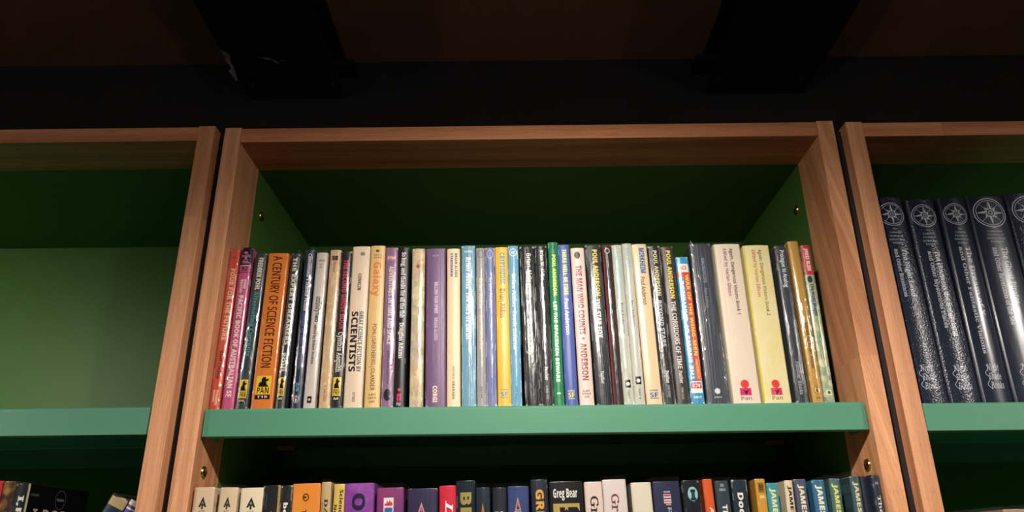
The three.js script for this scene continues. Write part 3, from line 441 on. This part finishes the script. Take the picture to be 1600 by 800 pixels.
  { crop: 'F', px: [45, 98, 92, 117, 175], bg: '#3b8fbe', fin: 'film', label: 'shorter blue and red paperback with white and yellow capitals', art: (g) => { g.r(0.5, 0.11, 1, 0.85, '#d84c3c').r(0.08, 0.05, 0.92, 0.11, '#e8e0d8').hz('ACE', 0.5, 0.08, 0.6, 0.03, '#c83c3c').r(0, 0.11, 0.5, 0.15, '#d84c3c').t('WAR OF THE WING-MEN', 0.13, 0.69, 0.74, 0.38, '#f0c850').t('ANDERSON', 0.71, 0.84, 0.74, 0.26, '#f0c850', 'S').t('THE SNOWS OF GANYMEDE', 0.17, 0.845, 0.27, 0.4, '#eef2f0', 'B', true).r(0.05, 0.855, 0.95, 0.93, '#e9e3da').r(0.08, 0.862, 0.92, 0.9, '#cf3b44').turn(0.5, 0.882, () => g.hz('ACE', 0.5, 0.882, 0.66, 0.026, '#f2e8dc')).turn(0.5, 0.956, () => g.hz('D-303', 0.5, 0.956, 0.62, 0.016, '#dce8ee')).scuff(40, '#e2e4e0'); } },
  { crop: 'F', px: [105, 200, 33, 185, 295], bg: '#3e434c', fin: 'gloss', folds: 7, sleeve: 0.003, label: 'thick slate grey paperback with faint title and white globe mark', art: (g) => g.t('MACROSCOPE', 0.095, 0.26, 0.54, 0.22, '#8d98a8', 'S').t('Piers Anthony', 0.29, 0.42, 0.52, 0.2, '#7b8694', 'I').o(0.5, 0.925, 0.13, 0.13, '#dcdcdc').hz('sphere', 0.5, 0.96, 0.34, 0.01, '#c8c8c8').scuff(50, '#8c929c', 0.3, 0.4).scuff(16, '#aeb2b8', 1.0, 0) },
  { crop: 'F', px: [212, 328, 35, 300, 428], bg: '#dccbb4', left: '#a9a07c', fin: 'satin', label: 'thick cream paperback, purple second line, volume one with red dot badge', art: (g) => g.r(0, 0, 0.035, 1, '#a39a78').t('Again, Dangerous Visions Book 1', 0.03, 0.465, 0.64, 0.17, '#1f191b', 'S').t('Edited by Harlan Ellison', 0.03, 0.345, 0.4, 0.17, '#7a3474', 'S').panDot(0.885, '#3a3234').scuff(18, '#f4eadb') },
  { crop: 'F', px: [345, 463, 40, 440, 562], bg: '#ddd09a', left: '#c4b428', fin: 'satin', label: 'thick yellowed cream paperback, pink second line, volume two with red dot badge', art: (g) => g.r(0, 0, 0.05, 1, '#c4b428').t('Again, Dangerous Visions Book 2', 0.03, 0.465, 0.62, 0.17, '#1f191b', 'S').t('Edited by Harlan Ellison', 0.03, 0.345, 0.38, 0.17, '#b8304e', 'S').panDot(0.885, '#3a3234').mist(['#e4cf62', '#d9c468', '#e2d8b0'], 40, 0.5, 0.25).scuff(18, '#f2ead0') },
  { crop: 'G', px: [200, 250, 70, 300, 365], bg: '#3a3f47', left: '#17171a', fin: 'crinkle', folds: 2, label: 'dark slate paperback with white title at its top, beside yellowed cream one', art: (g) => g.t('Prologue to Analog', 0.03, 0.28, 0.55, 0.48, '#dfe2e6', 'S').t('Panther Books', 0.75, 0.95, 0.45, 0.38, '#a4a8ae', 'S').scuff(50, '#a4a8ae', 0.2, 0.5) },
  { crop: 'G', px: [258, 305, 50, 372, 423], bg: '#c1923e', fin: 'film', sleeve: 0.004, label: 'ochre paperback in clear sleeve with bird badge', art: (g) => g.t('Edited by Brian Aldiss', 0.52, 0.8, 0.5, 0.42, '#3c2c14', 'S').bird(0.925, '#6a4a1c', '#dcb868').hz('2195', 0.5, 0.972, 0.44, 0.01, '#3c2c14').scuff(20, '#e4c88a') },
  { crop: 'G', px: [318, 357, 68, 428, 470], bg: '#8ea07c', fin: 'film', label: 'thin paperback with red top and green painted landscape spine', art: (g) => { g.mist(['#c8c090', '#7c9478', '#5c7c84', '#d8d0a4', '#9aa878', '#b4a468'], 160, 0.5, 0.7).r(0, 0, 1, 0.2, '#bf3034').t('JAMES BLISH', 0.025, 0.175, 0.5, 0.56, '#e8dcd4').o(0.4, 0.23, 0.3, 0.4, '#3a4238').t('The Night Shapes', 0.26, 0.47, 0.5, 0.5, '#28365c').r(0.22, 0.925, 0.78, 0.955, '#d6dcc0').o(0.5, 0.94, 0.16, 0.16, '#4a5438').scuff(14, '#dfe4cc'); } },
];
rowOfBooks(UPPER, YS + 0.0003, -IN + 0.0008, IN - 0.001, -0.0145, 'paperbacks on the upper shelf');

const lowPx = (a, b, yt, c, d) => [a, b, yt, c, d, 800];
const ace = (bg) => (g) => { g.poly([[0.3, 0.108], [0.5, 0.052], [0.7, 0.108], [0.6, 0.108], [0.5, 0.075], [0.4, 0.108]], '#2a2826').poly([[0.46, 0.12], [0.46, 0.1], [0.42, 0.1], [0.5, 0.085], [0.58, 0.1], [0.54, 0.1], [0.54, 0.12]], '#2a2826'); g.hz('ACE', 0.5, 0.137, 0.32, 0.018, '#2a2826', 'S').hz('SCIENCE', 0.5, 0.162, 0.5, 0.015, '#2a2826', 'S').hz('FICTION', 0.5, 0.184, 0.48, 0.015, '#2a2826', 'S'); g.scuff(12, '#fff4e0'); };
const tor = (y, tri, txt) => (g) => { g.poly([[0.33, y + 0.075], [0.47, y], [0.63, y + 0.075]], tri).poly([[0.4, y + 0.068], [0.47, y + 0.025], [0.52, y + 0.05], [0.56, y + 0.068]], '#3a2a3c').poly([[0.45, y + 0.045], [0.47, y + 0.03], [0.5, y + 0.06]], tri); g.hz('TOR', 0.48, y + 0.092, 0.36, 0.024, txt); };
const blish = (bg, ink, label, px, right) => ({ px, bg, right, fin: 'gloss', label, art: (g) => g.t('JAMES BLISH', 0.035, 0.36, 0.52, 0.6, ink).scuff(14, '#e6e2d6') });
const LOW = [
  { px: lowPx(303.8, 335.8, 762, 299, 331), bg: '#e2c4a4', right: '#3a3a3c', sleeve: 0.003, label: 'pale peach paperback with arrow emblem, next to the wooden side', art: ace() },
  { px: lowPx(344.5, 372.5, 762, 339.4, 368), bg: '#e4caa4', right: '#26282a', sleeve: 0.003, label: 'cream paperback with arrow emblem between two others of its kind', art: ace() },
  { px: lowPx(377.5, 412, 763, 374.6, 408.4), bg: '#eedcb8', label: 'lightest cream paperback with arrow emblem, beside worn black one', art: ace() },
  { px: lowPx(412.5, 438, 759, 409, 434), bg: '#26292c', right: '#a07038', fin: 'crinkle', folds: 3, label: 'worn black paperback with red capitals and tan edges', art: (g) => { g.scuff(60, '#c8b090', 0.12, 0.8).t('THE BEST FROM', 0.14, 0.55, 0.45, 0.42, '#d0505a').r(0.9, 0, 1, 1, '#b08850'); } },
  { px: lowPx(440, 457, 759, 436.6, 454.6), bg: '#2a2b2c', fin: 'crinkle', label: 'narrow worn black paperback with white lower case title', art: (g) => g.scuff(50, '#c0b498', 0.12, 0.8).t('best stories', 0.09, 0.45, 0.5, 0.5, '#e8e4da') },
  { px: lowPx(458, 500.6, 756.5, 455, 499), bg: '#ee8a2e', fin: 'gloss', label: 'wide orange paperback with black ring emblem on the lower shelf', art: (g) => { g.o(0.5, 0.075, 0.1, 0.12, '#3a2414', 0.035).r(0.42, 0.07, 0.52, 0.08, '#3a2414').t('THE 8TH GALAXY READER', 0.14, 0.75, 0.45, 0.24, '#3a2414', 'S').mist(['#f8b040', '#f09a38'], 24, 0.4, 0.35); } },
  { px: lowPx(503, 518, 753.5, 500.6, 515), bg: '#c9ac78', right: '#8c8c88', sleeve: 0.003, label: 'narrow tan paperback with upright serif lettering, beside wide orange one', art: (g) => g.t('DAW', 0.09, 0.245, 0.56, 0.5, '#2c2418', 'RB').t('BOOKS', 0.11, 0.235, 0.2, 0.22, '#6a563a', 'S').t('= SF', 0.26, 0.33, 0.5, 0.4, '#2c2418').scuff(10, '#ead8b4') },
  { px: lowPx(523, 539.4, 756.5, 520, 538.7), bg: '#e0bc58', label: 'narrow yellow paperback with two-line black series number', art: (g) => g.t('Science Series', 0.03, 0.32, 0.68, 0.4, '#2e2818').t('No. 3', 0.11, 0.215, 0.22, 0.36, '#2e2818') },
  { px: lowPx(540, 584, 756, 538, 584), bg: '#8a3f9e', label: 'wide sparkling purple paperback with navy block letters', art: (g) => { g.mist(['#c77fd0', '#a658b8', '#70308a'], 50, 0.3, 0.35).speck(700, '#f0d8f4', 0.7).t('ORION', 0.05, 0.5, 0.48, 0.6, '#2a2348'); } },
  { px: lowPx(589, 631, 763, 588, 632), bg: '#7a3a7e', sleeve: 0.004, label: 'magenta purple paperback with flame and wave label', art: (g) => { g.mist(['#a8386a', '#5c3a80', '#c04a70'], 60, 0.5, 0.4).r(0.26, 0.055, 0.64, 0.22, '#ece6e2'); g.poly([[0.3, 0.1], [0.3, 0.085], [0.36, 0.09], [0.4, 0.072], [0.45, 0.085], [0.5, 0.066], [0.53, 0.085], [0.57, 0.075], [0.6, 0.09], [0.6, 0.1]], '#d83a44').poly([[0.3, 0.108], [0.35, 0.113], [0.4, 0.107], [0.45, 0.113], [0.5, 0.107], [0.55, 0.113], [0.6, 0.108], [0.6, 0.135], [0.3, 0.135]], '#3a68b0'); g.hz('Harper', 0.45, 0.152, 0.3, 0.014, '#4a3c50', 'R').r(0.3, 0.165, 0.6, 0.167, '#8a7a90').hz('PRISM', 0.45, 0.18, 0.26, 0.012, '#4a3c50', 'R'); } },
  { px: lowPx(638, 683, 764, 637, 685), bg: '#353052', folds: 4, label: 'indigo paperback with pink triangle emblem and pale worn edges', art: (g) => { tor(0.075, '#d88a84', '#eeeaea')(g); g.scuff(26, '#c8bca4'); } },
  { px: lowPx(687, 711.5, 759.5, 687, 711.8), bg: '#d9283c', label: 'red paperback with pale blue script title', art: (g) => g.t('Legacy', 0.08, 0.5, 0.6, 0.62, '#f0f4f8', 'I').t('of Time', 0.16, 0.5, 0.34, 0.42, '#5f9ad0', 'I') },
  { px: lowPx(713.5, 741.6, 751.5, 714, 742), bg: '#222a36', fin: 'film', label: 'dark navy paperback with raised gold capitals', art: (g) => g.t('BEYOND', 0.055, 0.56, 0.48, 0.84, '#82733a').t('BEYOND', 0.055, 0.56, 0.5, 0.72, '#a3914a').scuff(14, '#8a90a0') },
  { px: lowPx(743.7, 767.5, 762, 743.7, 769), bg: '#26343f', folds: 3, sleeve: 0.003, label: 'dark slate paperback with orange triangle emblem', art: tor(0.085, '#e0813c', '#e9e4de') },
  { px: lowPx(769.6, 792, 762, 769.6, 793.3), bg: '#262c33', folds: 3, sleeve: 0.003, label: 'dark grey paperback with white two-line capitals', art: (g) => g.t('GREG', 0.13, 0.3, 0.66, 0.36, '#f0ece6').t('BEAR', 0.13, 0.3, 0.28, 0.36, '#f0ece6') },
  { px: lowPx(793.2, 826, 760, 793.6, 829), bg: '#38487e', sleeve: 0.003, label: 'cobalt blue paperback with pink triangle emblem', art: (g) => { tor(0.06, '#d8908a', '#f0eeee')(g); g.hz('SCIENCE', 0.5, 0.176, 0.3, 0.011, '#dcdce8', 'S').hz('FICTION', 0.5, 0.19, 0.3, 0.011, '#dcdce8', 'S'); } },
  { px: lowPx(829, 855, 750, 831, 859), bg: '#252c3e', sleeve: 0.003, label: 'dark paperback in sleeve with tall amber capitals', art: (g) => g.t('GREG BEAR', 0.05, 0.5, 0.5, 0.7, '#e9a53a').scuff(12, '#c8b48c') },
  { px: lowPx(857.5, 908.5, 753, 859.6, 913.5), bg: '#15161a', label: 'widest black paperback with white name and ornate gold letter', art: (g) => { g.hz('Greg Bear', 0.48, 0.065, 0.74, 0.05, '#efece4'); g.poly([[0.1, 0.12], [0.9, 0.12], [0.9, 0.165], [0.82, 0.14], [0.55, 0.14], [0.55, 0.16], [0.5, 0.15], [0.45, 0.16], [0.45, 0.14], [0.3, 0.14], [0.3, 0.18], [0.24, 0.19], [0.1, 0.165]], '#b1984a'); g.o(0.5, 0.27, 0.42, 0.36, '#b1984a', 0.06).o(0.5, 0.27, 0.3, 0.26, '#4a1c18'); g.t('EON', 0.36, 0.62, 0.5, 0.6, '#b1984a', 'RB'); } },
  { px: lowPx(913, 939.4, 753.5, 917, 945), bg: '#ddc8b8', right: '#8a3038', label: 'pinkish cream paperback with black name running down', art: (g) => g.t('Greg Bear', 0.075, 0.5, 0.5, 0.62, '#2a2628', 'R') },
  { px: lowPx(940.6, 977.5, 750, 946, 983.5), bg: '#dccfca', right: '#2c2a2e', sleeve: 0.003, label: 'white paperback in sleeve with dark red name running down', art: (g) => g.t('Greg Bear', 0.075, 0.47, 0.48, 0.46, '#7c3442', 'R') },
  { px: lowPx(986, 1016, 754.5, 990, 1023), bg: '#dcd2bc', left: '#9aa09c', fin: 'film', label: 'pale ivory paperback with faded yellow lettering', art: (g) => { g.mist(['#e4dc9c'], 20, 0.3, 0.5); g.scuff(20, '#c8bca0'); } },
  { px: lowPx(1018.7, 1061, 753, 1023.5, 1066.5), bg: '#2e3050', sleeve: 0.004, label: 'navy paperback with red, blue and orange striped badge', art: (g) => { g.hz('BANTAM', 0.5, 0.058, 0.24, 0.01, '#d8d4d4'); g.r(0.36, 0.07, 0.64, 0.12, '#ece6e2').r(0.37, 0.073, 0.63, 0.084, '#d04050').r(0.37, 0.09, 0.63, 0.098, '#38448c').r(0.37, 0.104, 0.63, 0.115, '#e0764c').r(0.38, 0.12, 0.66, 0.134, '#24263c').hz('SPECTRA', 0.52, 0.127, 0.2, 0.01, '#dcd8d8').hz('?!', 0.55, 0.155, 0.16, 0.026, '#f0ece8', 'RB'); } },
  { px: lowPx(1065, 1092, 751, 1070.5, 1099), bg: '#23262c', fin: 'film', folds: 3, label: 'black paperback with pale cyan oval portrait badge', art: (g) => { g.o(0.55, 0.075, 0.29, 0.4, '#8fc4cc').r(0.42, 0.05, 0.7, 0.066, '#22343a').r(0.46, 0.066, 0.66, 0.095, '#2c464c').r(0.4, 0.095, 0.72, 0.11, '#22343a'); g.scuff(40, '#b8b0a0', 0.1, 0.7); } },
  { px: lowPx(1097, 1112, 749, 1103.5, 1118.8), bg: '#e25a2c', fin: 'film', sleeve: 0.002, label: 'narrow vermilion paperback with white author line', art: (g) => g.t('Alfred Bester', 0.15, 0.55, 0.6, 0.56, '#f0e0d0', 'S').scuff(12, '#f4d8b8') },
  { px: lowPx(1116, 1138.7, 751.5, 1121.5, 1145), bg: '#33404c', left: '#5a3840', folds: 4, sleeve: 0.003, label: 'slate paperback with white block title and small print above', art: (g) => g.hz('SIG', 0.5, 0.025, 0.3, 0.016, '#b8bcc0').hz('30033', 0.5, 0.05, 0.5, 0.014, '#b8bcc0').t('THE DEMOLISHED MAN', 0.13, 0.72, 0.55, 0.5, '#e8e4da') },
  { px: lowPx(1141.6, 1167.5, 750, 1147, 1175.5), bg: '#26353f', fin: 'film', sleeve: 0.002, label: 'dark teal paperback with rounded white letters and flaking rim', art: (g) => g.t('Doctor Mirabilis', 0.065, 0.6, 0.5, 0.5, '#ece8dc').scuff(36, '#d8d0c0', 0.08, 0.9) },
  { px: lowPx(1180, 1194, 748.5, 1186, 1200), bg: '#d09430', left: '#2a2622', fin: 'film', label: 'narrow amber paperback with brown speckled stamp', art: (g) => { g.r(0.2, 0.02, 0.85, 0.075, '#8a6428').hz('BB', 0.52, 0.048, 0.5, 0.03, '#3c2c14').r(0.3, 0.09, 0.8, 0.105, '#e0c896').t('BLISH', 0.26, 0.5, 0.5, 0.5, '#3c2c14'); g.scuff(24, '#f0d8a0'); } },
  { ...blish('#37929c', '#e9dc9a', 'turquoise paperback with pale yellow capitals on the lower shelf', lowPx(1197.8, 1214, 755, 1203, 1221)) },
  { ...blish('#dccba4', '#241f1c', 'ivory paperback with black capitals on the lower shelf', lowPx(1226, 1237, 751, 1230.5, 1243)), left: '#d8c8a0' },
  { ...blish('#4c526c', '#e8dcb0', 'slate purple paperback with cream capitals on the lower shelf', lowPx(1241, 1258, 749, 1248, 1267)) },
  { ...blish('#2f6c8e', '#eee4c4', 'steel blue paperback with cream capitals on the lower shelf', lowPx(1268.4, 1287, 750, 1276, 1295.5)) },
  { ...blish('#4e706a', '#e6e06a', 'grey green paperback with lemon yellow capitals on the lower shelf', lowPx(1295, 1311.5, 748, 1302.5, 1321)), sleeve: 0.003 },
  { ...blish('#3d5a60', '#e4d2a0', 'dark bluish green paperback with tan capitals on the lower shelf', lowPx(1327, 1342.4, 744.5, 1335.5, 1352)), sleeve: 0.004 },
  { px: lowPx(1344, 1355.5, 744.5, 1353, 1365), bg: '#23283a', label: 'thin midnight blue paperback with faint grey letters, second from the wooden side', art: (g) => g.scuff(20, '#586072', 0.03, 0), dz: -0.006 },
  { px: lowPx(1357, 1373.5, 742.5, 1366.5, 1383.5), bg: '#2e3648', sleeve: 0.002, label: 'dark navy paperback with white narrow serif title, next to the wooden side', art: (g) => g.hz('Orb', 0.5, 0.045, 0.4, 0.014, '#e0dcd0', 'R').t('The Seedling Stars', 0.11, 0.6, 0.55, 0.6, '#e6e2d6', 'R').scuff(24, '#c8c4ba', 0.05, 0.9) },
];
rowOfBooks(LOW, YS + LOWER + 0.0003, -IN + 0.0008, IN - 0.0008, -0.004, 'paperbacks on the lower shelf');

// the lower shelf of the bookcase whose upper compartment is empty
const LEFT = [
  { px: lowPx(-22, 5.6, 752, -33, 2), bg: '#d8283c', label: 'red paperback beside a dark painted one, under empty compartment' },
  { px: lowPx(6.5, 25, 752.5, 3, 15.5), bg: '#4a3424', label: 'dark brown paperback with an amber painted spine', art: (g) => g.mist(['#b07a2c', '#7c4c20', '#2c2020', '#c8963c'], 90, 0.5, 0.6) },
  { px: lowPx(26, 48, 756, 16.5, 38.3), bg: '#1c262c', right: '#0c0c0e', dep: 0.112, label: 'black paperback showing its front cover with large grey letters', art: (g) => g.t('I,ROBOT', 0.065, 0.42, 0.55, 0.52, '#e2dccc').r(0.93, 0, 1, 1, '#c9b078').scuff(20, '#a8b0b4'),
    front: (g) => { g.r(0, 0, 1, 1, '#0c0c0e'); g.hz('ASIMOV', 0.1, 0.058, 0.13, 0.015, '#8c8c8c', 'S'); const c = g.c; c.save(); g.o(0.52, 0.07, 0.085, 0.085, '#5c5c5c', 0.007); g.hz('Panther', 0.52, 0.07, 0.12, 0.016, '#c0c0c0', 'R'); g.hz('I,ROBOT', 0.53, 0.172, 0.84, 0.078, '#b8b2a8'); g.hz('ISAAC ASIMOV', 0.5, 0.34, 0.7, 0.04, '#9a3a30'); c.restore(); } },
];
rowOfBooks(LEFT, YS + 0.003 + LOWER + 0.0003, CXL - IN + 0.001, -0.45, -0.006, 'paperbacks under the empty compartment');
{
  const lean = 25 * Math.PI / 180, base = YS + 0.003 + LOWER + 0.0002;
  const tilt = (x, w, h, b) => makeBook('paperback_book', b, x, base, -0.016, lean, w, h, 0.11, 'paperbacks under the empty compartment');
  tilt(-0.5105, 0.0178, 0.1775, { bg: '#23304c', left: '#23304c', fin: 'gloss', sleeve: 0.002, label: 'dark blue paperback with tan top leaning towards the wooden side', art: (g) => g.r(0, 0, 1, 0.05, '#b89a68').o(0.6, 0.12, 0.2, 0.3, '#c87a4a').scuff(12, '#c8c0b0') });
  tilt(-0.5105 + 0.0192 / Math.cos(lean), 0.0135, 0.175, { bg: '#38398a', fin: 'gloss', label: 'indigo paperback with white bands leaning against the wooden side', art: (g) => g.r(0, 0, 1, 0.03, '#d8d0c0').r(0, 0.045, 1, 0.055, '#d8d0c0') });
}
// the bookcase of blue hardbacks
const rose = (g, y, R, col) => {
  const c = g.c, X = g.X + 0.5 * g.w, Y = g.Y + y * g.h, q = R * g.w; c.save(); c.translate(X, Y); c.strokeStyle = col; c.fillStyle = col;
  for (const [r, l] of [[1, 0.055], [0.86, 0.035], [0.26, 0.04], [0.12, 0.05]]) { c.lineWidth = l * q; c.beginPath(); c.arc(0, 0, r * q, 0, 7); c.stroke(); }
  for (let i = 0; i < 8; i++) { c.save(); c.rotate(i * Math.PI / 4); c.lineWidth = 0.028 * q; c.beginPath(); c.moveTo(0, -0.26 * q); c.lineTo(0, -0.86 * q); c.stroke(); const L = i % 2 ? 0.5 : 0.78; c.beginPath(); c.moveTo(-0.11 * q, -0.26 * q); c.lineTo(0, -L * q); c.lineTo(0.11 * q, -0.26 * q); c.stroke(); c.beginPath(); c.moveTo(0, -0.26 * q); c.lineTo(0, -L * q); c.lineTo(0.1 * q, -0.26 * q); c.fill(); c.restore(); }
  c.restore();
};
const blue = (px, fin, t1, t2, len, label, a = 0.27) => ({ px: [...px, 626], bg: '#1c2338', fin, flat: false, folds: 0, label, art: (g) => {
  const k = '#c3c8d2'; rose(g, 0.09, 0.41, k);
  [['The', 0.16], ['Collected', 0.46], ['Fiction of', 0.5], ['William Hope', 0.58], ['Hodgson', 0.42]].forEach(([s, w], i) => g.hz(s, 0.5, 0.168 + i * 0.018, w * 0.85, 0.0095, k, 'R'));
  g.t(t1, a, a + len[0], 0.63, 0.22, k, 'R').t(t2, a, a + len[1], 0.38, 0.16, k, 'R');
  g.hz('Night', 0.5, 0.842, 0.4, 0.03, k, 'I').hz('Shade', 0.52, 0.882, 0.42, 0.03, k, 'I').hz('Books', 0.54, 0.922, 0.44, 0.03, k, 'I');
  const c = g.c; c.strokeStyle = k; c.lineWidth = 2; c.beginPath(); for (let i = 0; i < 30; i++) { const f = i / 29; c.lineTo(g.X + g.w * (0.3 + 0.05 * Math.sin(f * 14)), g.Y + g.h * (0.83 + 0.11 * f)); } c.stroke();
} });
const BLUE = [
  blue([1362, 1413, 310, 1432, 1484], 'leather', 'The Night Land', 'and Other Romances', [0.24, 0.24], 'dark blue leather hardback touching the wooden side, compass emblem', 0.27),
  blue([1415, 1464, 312.5, 1485, 1535], 'leather', 'The House on the Borderland', 'and Other Mysterious Places', [0.42, 0.38], 'dark blue grained leather hardback with longest title, compass emblem', 0.275),
  blue([1466, 1509, 310, 1536, 1584], 'gloss', 'The Dream of X', 'and Other Fantastic Visions', [0.34, 0.52], 'narrowest dark blue smooth hardback with compass emblem', 0.26),
  blue([1511, 1571, 308, 1586, 1651], 'gloss', 'The Ghost Pirates', 'and Other Revenants of the Sea', [0.28, 0.38], 'widest dark blue smooth hardback with sea title, compass emblem', 0.27),
  blue([1573, 1632, 304, 1652, 1716], 'leather', 'The Wandering Soul', 'and Other Works', [0.3, 0.3], 'dark blue hardback standing beyond the widest one', 0.27),
];
rowOfBooks(BLUE, YS - 0.002 + 0.0003, CXR - IN + 0.001, CXR + IN, -0.0165, 'dark blue leather hardbacks', 'hardback_book', 0.17);
rowOfBooks([{ px: lowPx(1567, 1606, 796, 1568, 1607), bg: '#a48c74', fin: 'film', sleeve: 0.003, label: 'grey tan paperback standing alone below the blue hardbacks', art: (g) => g.scuff(20, '#d8ccb8') }], YS - 0.002 + LOWER + 0.0003, CXR - IN + 0.001, CXR + IN, -0.0145, 'paperbacks below the hardbacks');

for (const [mesh, s, fin] of late) mesh.material = coverMaterial(s, fin);


shade(scene);
renderer.render(scene, camera);
